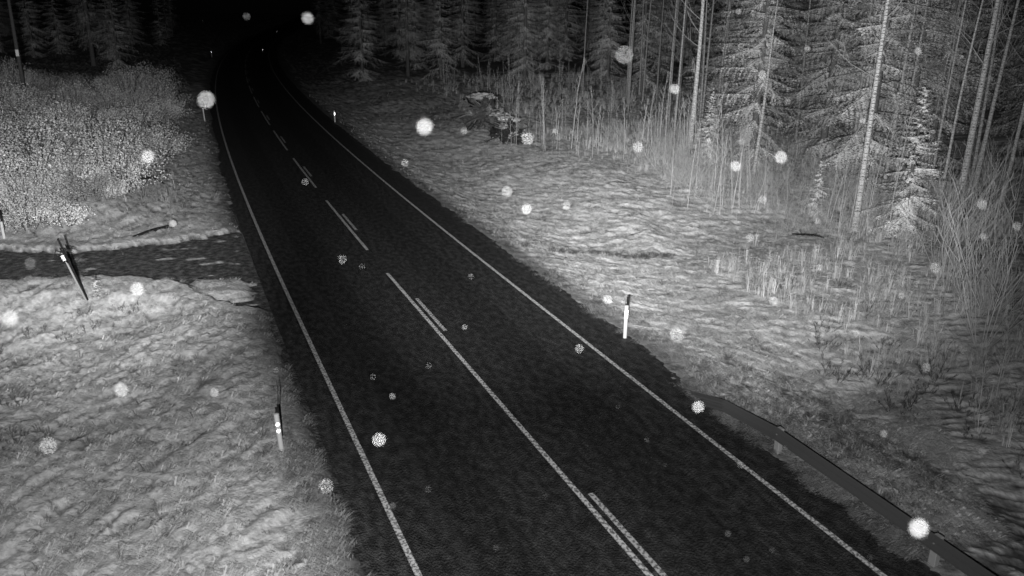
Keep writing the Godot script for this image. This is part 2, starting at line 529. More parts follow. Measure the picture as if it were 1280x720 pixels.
# ------------------------------------------------------------------ trees
func spruce_crown(hgt: float, rad: float, base: float, dens: float, pale := 1.0) -> MB:
	var mb := MB.new()
	var y := base
	while y < hgt - 0.15:
		var fr := (y - base) / (hgt - base)
		var nb := 5 + rng.randi() % 3
		var a0 := rnd(0, TAU)
		var full := rnd(0.72, 1.1)
		for b in nb:
			var az := a0 + TAU * b / nb + rnd(-0.35, 0.35)
			var ln := maxf(0.1 + 0.004 * hgt, rad * pow(1.0 - fr, 0.8) * rnd(0.6, 1.15) * full)
			if fr < 0.12: ln *= rnd(0.6, 1.0)
			var out := Vector3(cos(az), 0, sin(az))
			var sidev := Vector3(-sin(az), 0, cos(az))
			var droop := lerpf(0.42, -0.35, pow(fr, 0.8)) + rnd(-0.22, 0.24)
			if rng.randf() < 0.1: continue
			var tone := rnd(0.40, 0.68) * pale
			var yy := y + rnd(-0.42, 0.42) * clampf(hgt / 10.0, 0.13, 1.0)
			var steps := maxi(4, int(ln / (0.13 / dens)))
			var bp := []
			for i in 4:
				var t := i / 3.0
				bp.append(out * ln * t + Vector3(0, yy + ln * (-droop * 1.5 * t * t + droop * 0.75 * t * t * t - 0.03 * t), 0))
			mb.tube(bp, [0.014 + ln * 0.006, 0.012 + ln * 0.004, 0.008, 0.004], 3, grey(0.13))
			for i in range(1, steps + 1):
				var t := float(i) / steps
				if t < 0.12: continue
				var p := out * ln * t + Vector3(0, yy + ln * (-droop * 1.5 * t * t + droop * 0.75 * t * t * t - 0.03 * t), 0)
				for sdk in 2:
					var sd := -1.0 if sdk == 0 else 1.0
					var tl := clampf(ln * 0.36 * (1.2 - 0.75 * t), 0.02 + minf(0.01 * hgt, 0.1), 0.95) * rnd(0.65, 1.15)
					var dir := (out * rnd(0.55, 0.95) + sidev * sd * rnd(0.5, 0.95) + Vector3(0, -(rnd(0.1, 0.6) if rng.randf() < 0.68 else rnd(0.7, 1.5)) * (0.4 + 0.6 * (1.0 - fr)), 0)).normalized()
					if i == steps: dir = (out + sidev * sd * 0.25 + Vector3(0, 0.05, 0)).normalized()
					var across := dir.cross(Vector3.UP).normalized()
					across = (across + Vector3.UP * rnd(-0.5, 0.5)).normalized()
					var col := grey(clampf(tone + rnd(-0.04, 0.05), 0.25, 0.86))
					var face := (out * 0.75 + sidev * sd * 0.35 + Vector3.UP * 0.45).normalized()
					var k := maxi(3, int(tl / (0.06 / dens)))
					for m in k:
						var u := (m + rng.randf() * 0.9) / k
						var q := p + dir * tl * u + Vector3(0, -0.25 * tl * u * u, 0)
						var nl := rnd(0.06, 0.105) * clampf(hgt / 5.0, 0.3, 1.0) * (1.15 - 0.5 * u)
						for s2: float in [-1.0, 1.0]:
							var tip: Vector3 = q + (dir * rnd(0.5, 1.0) + across * s2 + Vector3(rnd(-0.3, 0.3), rnd(-0.5, 0.2), rnd(-0.3, 0.3))).normalized() * nl
							var sn := (face + Vector3(rnd(-0.45, 0.45), rnd(-0.3, 0.45), rnd(-0.45, 0.45))).normalized()
							mb.tri_n(q - dir * nl * 0.24, q + dir * nl * 0.24, tip, sn, sn, sn, col)
		y += rnd(0.48, 0.82) * (1.0 - 0.35 * fr) * clampf(hgt / 15.0, 0.1, 1.0)
	return mb

func make_spruce(called: String, label: String, group: String, hgt: float, rad: float, base: float, dens := 1.0) -> Node3D:
	var t := thing(called, label, "spruce tree", Vector3(0, -50, 0), 0.0, group)
	var tr := MB.new()
	tr.tube([Vector3(0, -0.5, 0), Vector3(0, hgt * 0.3, 0), Vector3(0, hgt * 0.97, 0)], [0.02 + hgt * 0.011, 0.015 + hgt * 0.008, 0.01], 9, grey(0.17))
	part("trunk", tr, M.bark, t)
	part("crown", spruce_crown(hgt, rad, base, dens, 1.2 if hgt < 8.0 else 1.0), M.needle, t)
	return t

func limb(mb: MB, p: Vector3, dir: Vector3, ln: float, r: float, depth: int, col: Color, forks: int, lift := 0.25) -> void:
	var pts := [p]
	var rad := [r]
	var d := dir
	var q := p
	var n := 4
	for i in n:
		d = (d + Vector3(rnd(-0.16, 0.16), rnd(-0.05, 0.12) + lift * 0.2, rnd(-0.16, 0.16))).normalized()
		q += d * ln / n
		pts.append(q); rad.append(maxf(0.003, r * (1.0 - 0.8 * (i + 1.0) / n)))
	mb.tube(pts, rad, 3 if r < 0.03 else 5, col)
	if depth <= 0: return
	for k in forks:
		var at := rnd(0.25, 0.95)
		var i0 := mini(int(at * n), n - 1)
		var bp: Vector3 = pts[i0].lerp(pts[i0 + 1], at * n - i0)
		var sd := Vector3(rnd(-1, 1), rnd(0.0, 0.9), rnd(-1, 1)).normalized()
		limb(mb, bp, (d * 0.75 + sd * 0.7).normalized(), ln * rnd(0.28, 0.5) * (1.15 - 0.5 * at), r * 0.45, depth - 1, col, maxi(1, forks - 2), lift)

func make_birch(label: String, at: Vector3, hgt: float, r: float, lean: Vector2, tone: float, first := 0.28, nbr := 22, group := "", fork := false) -> Node3D:
	var t := thing("birch_tree" if tone > 0.3 else "slender_tree", label, "birch tree" if tone > 0.3 else "tree", at, 0.0, group)
	var tr := MB.new()
	var pts := []
	var rad := []
	var wob := Vector3(rnd(-1, 1), 0, rnd(-1, 1)) * 0.012 * hgt
	for i in 13:
		var u := i / 12.0
		pts.append(Vector3(lean.x * u, hgt * u - (0.4 if i == 0 else 0.0), lean.y * u) + wob * sin(u * 5.0 + r * 90.0) * u)
		rad.append(r * (1.0 - 0.85 * u) * (1.25 if i == 0 else 1.0))
	tr.tube(pts, rad, 9, grey(tone))
	var trunk := part("trunk", tr, M.birch, t)
	if fork:
		var fk := MB.new()
		var q: Vector3 = pts[3]
		fk.tube([q, q + Vector3(0.5, 1.2, 0.1), q + Vector3(1.1, 3.2, 0.2), q + Vector3(1.5, 6.5, 0.2), q + Vector3(1.8, 9.5, 0.0)], [r * 0.7, r * 0.6, r * 0.5, r * 0.35, 0.01], 8, grey(tone))
		part("second_stem", fk, M.birch, t)
	var br := MB.new()
	for k in nbr:
		var u := lerpf(first, 0.98, pow((k + rnd(0, 0.9)) / nbr, 0.85))
		var i0 := mini(int(u * 12), 11)
		var p: Vector3 = pts[i0].lerp(pts[i0 + 1], u * 12 - i0)
		var az := rnd(0, TAU)
		limb(br, p, Vector3(cos(az), rnd(0.35, 1.1), sin(az)).normalized(), hgt * 0.17 * (1.25 - u) * rnd(0.6, 1.2), r * 0.22 * (1.15 - u), 2, grey(tone * 0.55), 4)
	part("branches", br, M.twig, t)
	return t

func make_sapling(label: String, group: String, hgt: float, twigs: int) -> Node3D:
	var t := thing("sapling", label, "sapling", Vector3(0, -50, 0), 0.0, group)
	var st := MB.new()
	var lx := rnd(-0.13, 0.13) * hgt
	var lz := rnd(-0.1, 0.1) * hgt
	st.tube([Vector3(0, -0.3, 0), Vector3(lx * 0.2, hgt * 0.33, lz * 0.3), Vector3(lx * 0.45, hgt * 0.66, lz * 0.8), Vector3(lx, hgt, lz)], [0.015, 0.012, 0.008, 0.003], 5, grey(0.45))
	part("stem", st, M.twig, t)
	var br := MB.new()
	for k in twigs:
		var u := rnd(0.25, 0.98)
		var az := rnd(0, TAU)
		limb(br, Vector3(lx * u * u, hgt * u, lz * u), Vector3(cos(az) * 0.6, 1.0, sin(az) * 0.6).normalized(), hgt * rnd(0.14, 0.32) * (1.2 - u), 0.007, 1, grey(0.4), 3)
	part("twigs", br, M.twig, t)
	return t

func make_willow(label: String, group: String, stems: int, hgt: float, spread: float, thick := 0.022, tone := 0.36) -> Node3D:
	var t := thing("bare_shrub", label, "shrub", Vector3(0, -50, 0), 0.0, group)
	var mb := MB.new()
	for k in stems:
		var az := TAU * k / stems + rnd(-0.3, 0.3)
		var sp := rnd(0.15, 1.0) * spread
		limb(mb, Vector3(cos(az) * 0.15, -0.15, sin(az) * 0.15), Vector3(cos(az) * sp, 1.0, sin(az) * sp).normalized(), hgt * rnd(0.6, 1.05), thick * rnd(0.6, 1.1), 2, grey(tone * rnd(0.7, 1.1)), 6)
	part("stems", mb, M.twig, t)
	return t

func make_thicket(label: String, group: String, wid: float, hgt: float, leaves: int, pale: float) -> Node3D:
	# a low shrub, its twigs thickly set with small frosted leaves
	var t := thing("frosted_shrub", label, "shrub", Vector3(0, -50, 0), 0.0, group)
	var st := MB.new()
	var lf := MB.new()
	var stems := 26
	for k in stems:
		var az := rnd(0, TAU)
		var sp := sqrt(rng.randf()) * wid
		var tip := Vector3(cos(az) * sp, hgt * sqrt(maxf(0.08, 1.0 - 0.75 * sp * sp / wid / wid)) * rnd(0.6, 1.1), sin(az) * sp)
		var root := Vector3(tip.x * 0.3, -0.2, tip.z * 0.3)
		var midp := root.lerp(tip, 0.55) + Vector3(rnd(-0.1, 0.1), 0.15 * hgt, rnd(-0.1, 0.1))
		st.tube([root, midp, tip], [0.016, 0.011, 0.004], 4, grey(0.1))
		var tone := minf(0.8, rnd(0.42, 0.72) * pale)
		for m in leaves / stems:
			var u := pow(rng.randf(), 0.55)
			var p := root.lerp(midp, u).lerp(midp.lerp(tip, u), u) + Vector3(rnd(-1, 1), rnd(-0.7, 0.7), rnd(-1, 1)) * 0.17 * wid
			if p.y < 0.0: continue
			var d := Vector3(rnd(-1, 1), rnd(-0.5, 0.8), rnd(-1, 1)).normalized()
			var w := d.cross(Vector3(rnd(-1, 1), rnd(-1, 1), rnd(-1, 1))).normalized()
			var l := rnd(0.035, 0.08)
			var col := grey(tone * rnd(0.88, 1.1))
			lf.tri(p, p + d * l * 0.5 + w * l * 0.32, p + d * l, col)
			lf.tri(p, p + d * l, p + d * l * 0.5 - w * l * 0.32, col)
	part("stems", st, M.bark, t)
	part("leaves", lf, M.leaf, t)
	return t

func build_forest() -> void:
	var gname := "spruces of the forest"
	var wall := "dark spruce in the forest wall behind the clearing"
	var kinds := []
	kinds.append(make_spruce("spruce_tree", "", "", 19.0, 3.7, 0.5, 1.0))
	kinds.append(make_spruce("spruce_tree", "", "", 16.0, 3.2, 0.3, 1.0))
	kinds.append(make_spruce("spruce_tree", "", "", 21.0, 3.4, 1.2, 0.85))
	kinds.append(make_spruce("spruce_tree", "", "", 13.0, 2.8, 0.3, 0.9))
	kinds.append(make_spruce("spruce_tree", "", "", 22.0, 2.7, 2.6, 0.8))
	kinds.append(make_spruce("spruce_tree", "", "", 17.0, 3.9, 0.8, 0.85))
	# the spruces that stand out in front
	var front := [
		[31.2, 30.6, 0, 0.4, 1.05, "broad drooping spruce with tiered boughs behind the middle birch"],
		[31.4, 39.4, 1, 1.3, 1.0, "drooping spruce left of the broad one, behind a grey trunk"],
		[36.2, 33.0, 2, 2.4, 0.95, "tall spruce in shade just right of the broad drooping spruce"],
		[34.8, 44.0, 2, 0.9, 1.05, "spruce behind the tall white birch at the clearing edge"],
		[39.0, 42.0, 0, 5.1, 0.95, "spruce behind and between the two drooping spruces"],
	]
	var used := {}
	for f in front:
		var p := spot(f[0], f[1])
		if not used.has(f[2]):
			used[f[2]] = true
			var o: Node3D = kinds[f[2]]
			o.position = p; o.rotation.y = f[3]; o.scale = Vector3.ONE * f[4]
			tag(o, f[5], "", gname)
		else:
			dup(kinds[f[2]], f[5], p, f[3], f[4], gname)
	for k in 3:
		kinds[3 + k].position = spot([46.0, 41.5, 44.5][k], [42.0, 36.0, 49.0][k])
		tag(kinds[3 + k], ["dark spruce in the wood close behind the two drooping spruces", "tall thin spruce in the wood behind the thick speckled birch", "wide spruce in the wood behind the tall lone birch"][k], "", gname)
	var taken := []
	for f in front: taken.append(Vector2(f[0], f[1]))
	var tries := 0
	var made := 0
	while made < 190 and tries < 6000:
		tries += 1
		var s := rnd(24.0, 230.0) if tries % 3 else rnd(24.0, 62.0)
		var x := rnd(-70.0, 110.0) if tries % 3 else rnd(34.0, 75.0)
		var sh := road_shift(s)
		var ok := false
		var label := wall
		if x > sh + 8.0:
			if s < 60.0: ok = x > 35.5 + 0.12 * absf(s - 40.0)
			elif s < 84.0: ok = x > lerpf(39.0, 47.0, (s - 60.0) / 24.0)
			else: ok = x > sh + 19.0
			if x > 40.0 + s * 0.55: ok = false
		else:
			ok = s > 108.0 and x < sh - 6.0 and x > -0.42 * s
		if not ok: continue
		var deep := x - (sh + 19.0) if x > sh else sh - 8.0 - x
		if s > 84.0:
			label = "%s spruce %s, %s" % ["dark" if x > sh else "barely lit", "in the front row" if deep < 6.0 else ("in the second row" if deep < 13.0 else "deep in the wood"), ("right" if x > sh else "left") + " of the far road, " + ("near end" if s < 115.0 else ("half way along" if s < 160.0 else "far end"))]
		elif s > 60.0: label = "dark spruce behind the dim brush to the right of the uprooted stumps"
		else: label = "dark spruce deep in the wood behind the " + ("broad drooping spruce" if s > 36.0 else "right hand birches")
		var close := false
		for q in taken:
			if q.distance_to(Vector2(x, s)) < (2.9 if s < 60.0 else 3.4 + s * 0.012): close = true; break
		if close: continue
		taken.append(Vector2(x, s))
		made += 1
		dup(kinds[rng.randi() % 6], label, on_ground(x, s), rnd(0, TAU), rnd(0.8, 1.15), gname)
	# young spruces
	var young := make_spruce("young_spruce", "slim pale young spruce in front of the right hand trunks", "young spruces", 6.3, 1.9, 0.2, 1.2)
	young.position = spot(27.6, 24.6)
	dup(young, "young spruce among the saplings left of the broad drooping spruce", spot(29.8, 41.5), 2.0, 0.62, "young spruces")
	dup(young, "small young spruce at the foot of the middle birch", spot(26.6, 28.6), 4.0, 0.4, "young spruces")
	var seed_ := make_spruce("spruce_seedling", "tiny pale spruce seedling beside the foot of the leaning stake", "", 0.75, 0.22, 0.05, 1.6)
	seed_.position = spot(-2.62, 28.1)

	# single trunks: [x, s, height, radius, lean x, lean z, tone, label]
	var trunks := [
		[31.76, 46.24, 17.0, 0.15, 0.25, 0.0, 0.62, "tall white birch standing alone at the left end of the clearing edge"],
		[28.58, 35.62, 9.0, 0.11, 0.3, 0.2, 0.5, "grey trunk in front of the drooping spruce left of the broad one"],
		[26.37, 25.91, 17.0, 0.135, -0.1, 0.0, 0.62, "middle white birch with a straight trunk in front of the broad spruce"],
		[36.80, 29.62, 18.0, 0.17, 0.1, 0.0, 0.60, "thick speckled birch right of the young spruce"],
		[38.60, 30.30, 16.0, 0.12, 0.5, 0.2, 0.45, "birch just right of the thick speckled birch"],
		[37.20, 27.60, 15.0, 0.10, 0.9, 0.0, 0.50, "forked birch near the right edge of the photo"],
		[31.60, 26.40, 15.0, 0.075, 0.5, 0.0, 0.48, "thin birch leaning right between young spruce and thick birch"],
		[33.60, 28.80, 15.0, 0.075, 0.4, 0.0, 0.44, "thin birch close to the left of the thick speckled birch"],
		[36.40, 33.40, 16.0, 0.08, 0.3, 0.0, 0.40, "thin dim birch behind the thick speckled birch"],
		[32.40, 32.60, 15.0, 0.085, 0.3, 0.2, 0.42, "first of four slim trunks above the young spruce"],
		[33.60, 33.60, 15.5, 0.075, 0.5, 0.2, 0.40, "second of four slim trunks above the young spruce"],
		[32.90, 30.90, 16.0, 0.095, 0.55, 0.0, 0.46, "third and thickest of four slim trunks above the young spruce"],
		[34.00, 31.30, 15.0, 0.08, 0.5, 0.0, 0.42, "fourth of four slim trunks above the young spruce"],
		[31.20, 47.40, 13.0, 0.085, 0.3, 0.0, 0.36, "slim grey trunk just left of the tall lone birch"],
		[33.20, 51.50, 13.0, 0.07, 0.2, 0.0, 0.33, "slim grey trunk farther left of the tall lone birch"],
		[44.00, 76.00, 15.0, 0.10, 0.2, 0.0, 0.34, "grey trunk rising from the dark brush in the middle distance"],
		[40.50, 79.00, 14.0, 0.08, 0.2, 0.0, 0.34, "pale thin trunk before the dark wood in the middle distance"],
	]
	for k in trunks.size():
		var q: Array = trunks[k]
		make_birch(q[7], spot(q[0], q[1]), q[2], q[3], Vector2(q[4], q[5]), q[6], 0.3 if k != 1 else 0.5, 20, "", k == 5)

func build_brush() -> void:
	# bare saplings along the edge of the clearing
	var gs := "bare saplings along the edge of the clearing"
	var protos := []
	for k in 6: protos.append(make_sapling("", gs, [2.6, 3.2, 3.8, 2.2, 4.6, 3.0][k], [10, 14, 16, 9, 18, 20][k]))
	var n := 0
	var spots := []
	# along the bank top: left part in the distance, then close to the wood, then by the middle birch
	for k in 80: spots.append([lerpf(20.5, 28.5, rng.randf()) + rnd(-1.2, 1.2), 0, 0])
	for i in spots.size():
		var u := rng.randf()
		spots[i] = [lerpf(22.2, 30.0, u) + rnd(-2.0, 2.4), lerpf(50.0, 41.0, u) + rnd(-3.5, 5.0), "thin bare sapling on the bank behind the clearing"]
	for k in 36: spots.append([rnd(21.5, 26.8), rnd(28.8, 35.5), "thin bare sapling between the clearing and the spruces"])
	for k in 26: spots.append([rnd(25.2, 29.5), rnd(24.0, 27.5), "thin bare sapling in the clump around the middle birch"])
	for k in 60: spots.append([rnd(26.0, 46.0), rnd(60.0, 96.0), "thin bare sapling in the dim brush beyond the stumps"])
	for k in 16: spots.append([rnd(29.0, 40.0), rnd(24.0, 29.0), "thin bare sapling between the right hand birches"])
	for q in spots:
		var p := spot(q[0], q[1])
		var src: Node3D = protos[n % 6]
		var size := rnd(0.35, 1.15) if n >= 6 else 1.0
		var tall: float = size * [2.6, 3.2, 3.8, 2.2, 4.6, 3.0][n % 6]
		var lb: String = ("short" if tall < 1.7 else ("middling" if tall < 3.0 else "tall")) + String(q[2]).trim_prefix("thin")
		if n < 80:
			lb += ", " + ("front row, " if q[1] < lerpf(50.0, 41.0, (q[0] - 22.2) / 8.0) else "back row, ") + ("by the stumps" if q[0] < 24.2 else ("middle part" if q[0] < 28.0 else "by the lone birch"))
		elif n < 116:
			lb += ", " + ("left part" if q[1] > 32.5 else "right part")
		elif q[1] > 59.0:
			lb += ", " + ("near" if q[1] < 72.0 else ("half way back" if q[1] < 84.0 else "far back"))
		if n < 6:
			src.position = p; src.set_meta("label", lb)
		else:
			dup(src, lb, p, rnd(0, TAU), size, gs).rotation.x = rnd(-0.12, 0.12)
		n += 1
	# the big willow thicket at the right edge
	var gw := "bare shrubs at the right edge"
	var wl := make_willow("largest bare willow shrub at the right edge of the photo", gw, 13, 4.2, 0.8, 0.018, 0.44)
	wl.position = spot(20.6, 15.0)
	var lab := ["bare willow shrub just behind the largest one", "bare willow shrub left of the largest one under the birches", "bare willow shrub cut by the right edge of the photo", "bare willow shrub at the foot of the thick speckled birch", "bare willow shrub farther back between the right hand birches", "low bare willow shrub at the lower right below the largest one"]
	var at := [[23.4, 17.0, 1.05], [24.4, 19.6, 0.85], [22.6, 13.6, 1.0], [29.5, 23.5, 0.9], [33.0, 24.8, 0.9], [18.7, 11.6, 0.62]]
	for k in at.size(): dup(wl, lab[k], spot(at[k][0], at[k][1]), 1.3 * k + 0.7, at[k][2], gw)
	# low thorny shrubs below the guard rail and in the field
	var gl := "low bare shrubs on the slope behind the guard rail"
	var lows := make_willow("low twiggy shrub in the snow above the end of the guard rail", gl, 9, 0.8, 1.5, 0.007, 0.07)
	lows.position = spot(15.0, 14.7)
	var q2 := [[15.8, 14.2], [16.4, 13.2], [15.1, 12.6], [16.6, 12.1], [17.4, 13.8], [15.6, 11.2], [17.0, 10.8], [18.0, 15.9], [19.2, 18.0], [20.6, 20.3], [17.2, 17.5], [16.1, 16.4], [16.2, 10.0], [15.3, 9.6], [18.6, 20.8], [17.8, 11.8]]
	for k in q2.size(): dup(lows, "low twiggy dark shrub scattered on the snowy slope behind the guard rail", spot(q2[k][0], q2[k][1]), k * 1.1, rnd(0.55, 1.1), gl)
	# thin pale saplings low at the right
	for k in 12: dup(protos[k % 6], "thin pale sapling on the slope under the willow shrubs", spot(rnd(15.6, 19.5), rnd(9.0, 12.5)), rnd(0, TAU), rnd(0.35, 0.6), gs)
	# fine brush under the trees, at the foot of the wood and among the frosted shrubs
	var gu := "bare brush at the foot of the wood"
	var ub := make_willow("", gu, 10, 1.8, 1.3, 0.008, 0.4)
	var first := true
	for k in 108:
		var q := Vector2.ZERO
		var lb := ""
		if k < 60:
			q = Vector2(rnd(23.5, 31.5), rnd(24.5, 50.0))
			if q.x < 20.5 + absf(q.y - 27.0) * 0.33: q.x += 4.0
			lb = "bare brush under the %s, %s" % ["right hand birches" if q.y < 28.0 else ("broad drooping spruce" if q.y < 36.0 else "tall lone birch"), "in front" if q.x < 28.0 else "farther in"]
		elif k < 82:
			q = Vector2(rnd(25.0, 46.0), rnd(60.0, 92.0))
			lb = "dim bare brush beyond the stumps, %s" % ["near" if q.y < 72.0 else "far"]
		else:
			var sq := rnd(39.0, 88.0)
			q = Vector2(rnd(-0.38 * sq, -1.5), sq)
			lb = "bare brush standing out of the frosted thicket, %s" % ["front" if sq < 50.0 else ("middle" if sq < 66.0 else "rear")]
		if first:
			first = false
			ub.position = spot(q.x, q.y); ub.set_meta("label", lb)
		else: dup(ub, lb, spot(q.x, q.y), rnd(0, TAU), rnd(0.6, 1.35), gu)
	# slim trunks scattered in the wood
	var slim := make_birch("slim trunk standing deep in the wood between the spruces, nearest", spot(39.5, 36.0), 15.0, 0.08, Vector2(0.3, 0.1), 0.36, 0.35, 16, "slim trunks in the wood")
	for k in 26:
		var sq := rnd(30.0, 78.0)
		var xq := rnd(34.0, 44.0) + maxf(0.0, sq - 50.0) * 0.25
		dup(slim, "slim trunk in the wood %s" % ["behind the right hand birches" if sq < 36.0 else ("behind the drooping spruces" if sq < 50.0 else "beyond the tall lone birch")], spot(xq, sq), rnd(0, TAU), rnd(0.7, 1.2), "slim trunks in the wood")
	# the frosted thicket left of the road
	var gt := "frosted shrubs in the thicket left of the road"
	var tk := [make_thicket("", gt, 1.5, 1.3, 3000, 1.1), make_thicket("", gt, 1.9, 1.7, 3800, 0.8), make_thicket("", gt, 1.1, 0.8, 2000, 1.3), make_thicket("", gt, 1.9, 0.9, 3000, 0.6)]
	var i2 := 0
	var tries := 0
	while i2 < 215 and tries < 4000:
		tries += 1
		var s := 37.0 + 55.0 * pow(rng.randf(), 1.3)
		var x := rnd(-0.40 * s, 1.6 - 0.035 * (s - 37.0))
		if x > 0.0 - (1.2 if s < 48.0 else 0.3): continue
		if x > -2.4 and s < 39.5: continue
		var near_edge := s < 41.5
		var p := on_ground(x, s)
		var lb := "frosted shrub in the dense thicket left of the road"
		var across := x / (0.40 * s)
		var where := "toward the left edge" if across < -0.62 else ("in its middle" if across < -0.25 else "on its road side")
		lb = "frosted shrub in the %s of the thicket left of the road, %s" % ["front" if s < 50.0 else ("middle" if s < 62.0 else "rear"), where]
		if near_edge: lb = "low frosted shrub along the far edge of the side road, " + where.replace("its", "the thicket's")
		elif s > 72.0: lb = "dim frosted shrub at the very back of the thicket, " + where
		var size := rnd(0.7, 1.15) if near_edge else rnd(0.8, 1.6)
		if i2 < 4:
			tk[i2].position = p; tk[i2].set_meta("label", lb); tk[i2].scale = Vector3.ONE * size
		else:
			dup(tk[rng.randi() % 4], lb, p, rnd(0, TAU), size, gt)
		i2 += 1
	dup(tk[1], "tall frosted shrub rounding off the thicket next to the far road", spot(-0.3, 78.0), 0.4, 1.35, gt)
	dup(tk[0], "frosted shrub leaning over the thicket's road side", spot(0.4, 72.0), 2.4, 1.15, gt)
	# small dead weeds in the left foreground
	var gd := "dry weeds in the left foreground"
	var wd := make_willow("dry weed clump in the snow at the left edge of the photo", gd, 9, 0.5, 1.2, 0.005, 0.14)
	wd.position = spot(-4.0, 20.5)
	var w2 := [[-3.3, 24.6], [-4.1, 25.2], [-2.6, 25.0], [-4.9, 23.8], [-1.6, 26.6], [-5.2, 26.0], [-2.9, 26.4], [-3.8, 18.6]]
	for k in w2.size(): dup(wd, "dry weed clump in the snow between side road and left edge", spot(w2[k][0], w2[k][1]), k * 0.9, rnd(0.5, 0.9), gd)

func lump(mb: MB, c: Vector3, r: Vector3, seed_: float, col: Color, rough := 0.35, nlat := 14, nlon := 22) -> void:
	var f := FastNoiseLite.new()
	f.seed = int(seed_); f.frequency = 1.3; f.fractal_octaves = 3; f.fractal_gain = 0.55
	var rows := []
	for i in nlat + 1:
		var th := PI * i / nlat
		var row := PackedVector3Array()
		for k in nlon:
			var ph := TAU * k / nlon
			var d := Vector3(sin(th) * cos(ph), cos(th), sin(th) * sin(ph))
			row.append(c + d * r * (1.0 + rough * f.get_noise_3dv(d * 1.6)))
		rows.append(row)
	var flat := rough > 0.45
	for i in nlat:
		for k in nlon:
			var k2 := (k + 1) % nlon
			var a: Vector3 = rows[i][k]
			var b: Vector3 = rows[i][k2]
			var d2: Vector3 = rows[i + 1][k2]
			var e: Vector3 = rows[i + 1][k]
			if flat:
				var na := (d2 - a).cross(b - a).normalized()
				if na.dot(a - c) < 0.0: na = -na
				var nb := (e - a).cross(d2 - a).normalized()
				if nb.dot(a - c) < 0.0: nb = -nb
				var cc := grey(col.r * (0.6 + 0.8 * absf(f.get_noise_3dv(a * 9.0)) * 2.0))
				mb.tri_n(a, b, d2, na, na, na, cc)
				mb.tri_n(a, d2, e, nb, nb, nb, cc)
				continue
			mb.tri_n(a, b, d2, (a - c).normalized(), (b - c).normalized(), (d2 - c).normalized(), col)
			mb.tri_n(a, d2, e, (a - c).normalized(), (d2 - c).normalized(), (e - c).normalized(), col)

func root_plate(label: String, at: Vector3, turn: float, size: float, tone: float, seed_: int) -> void:
	rng.seed = seed_
	var t := thing("uprooted_stump", label, "tree stump", at, turn, "uprooted stumps behind the clearing")
	var soil := MB.new()
	lump(soil, Vector3(0, 0.6, 0) * size, Vector3(0.85, 0.7, 0.4) * size, seed_, grey(tone), 0.46, 18, 26)
	for k in 22:
		var az0 := rnd(0, TAU)
		var rr := rnd(0.4, 1.15)
		lump(soil, Vector3(cos(az0) * rr * 1.2, maxf(0.1, 0.75 + sin(az0) * rr * 0.8), rnd(0.0, 0.6)) * size, Vector3(rnd(0.1, 0.4), rnd(0.1, 0.34), rnd(0.12, 0.35)) * size, seed_ + 20 + k, grey(tone * rnd(0.35, 1.5) if k % 4 else rnd(0.25, 0.5)), 0.9, 9, 14)
	lump(soil, Vector3(0.9, 0.3, 0.5) * size, Vector3(0.8, 0.6, 0.6) * size, seed_ + 3, grey(tone * 1.4), 0.5)
	part("soil", soil, M.bark, t)
	var snow := MB.new()
	lump(snow, Vector3(-0.1, 1.72, -0.1) * size, Vector3(0.8, 0.2, 0.4) * size, seed_ + 7, grey(0.5), 0.5)
	lump(snow, Vector3(0.95, 0.72, 0.55) * size, Vector3(0.55, 0.2, 0.4) * size, seed_ + 9, grey(0.5), 0.5)
	part("snow_cap", snow, M.snow, t)
	for k in 26:
		var r := MB.new()
		var az := rnd(0, TAU)
		var p := Vector3(cos(az) * rnd(0.3, 1.1), 0.8 + sin(az) * rnd(0.3, 0.8), rnd(0.25, 0.6)) * size
		limb(r, p, Vector3(cos(az), sin(az) * 0.7 + 0.1, rnd(0.0, 0.8)).normalized(), rnd(0.5, 1.3) * size, 0.05 * size, 2, grey(rnd(0.04, 0.42)), 4, -0.5)
		part("root", r, M.bark, t)
	var tr := MB.new()
	tr.tube([Vector3(0, 0.6, -0.2) * size, Vector3(0.2, 0.5, -2.0) * size, Vector3(0.3, 0.35, -3.4) * size], [0.3 * size, 0.26 * size, 0.24 * size], 10, grey(0.2), true)
	part("trunk", tr, M.bark, t)

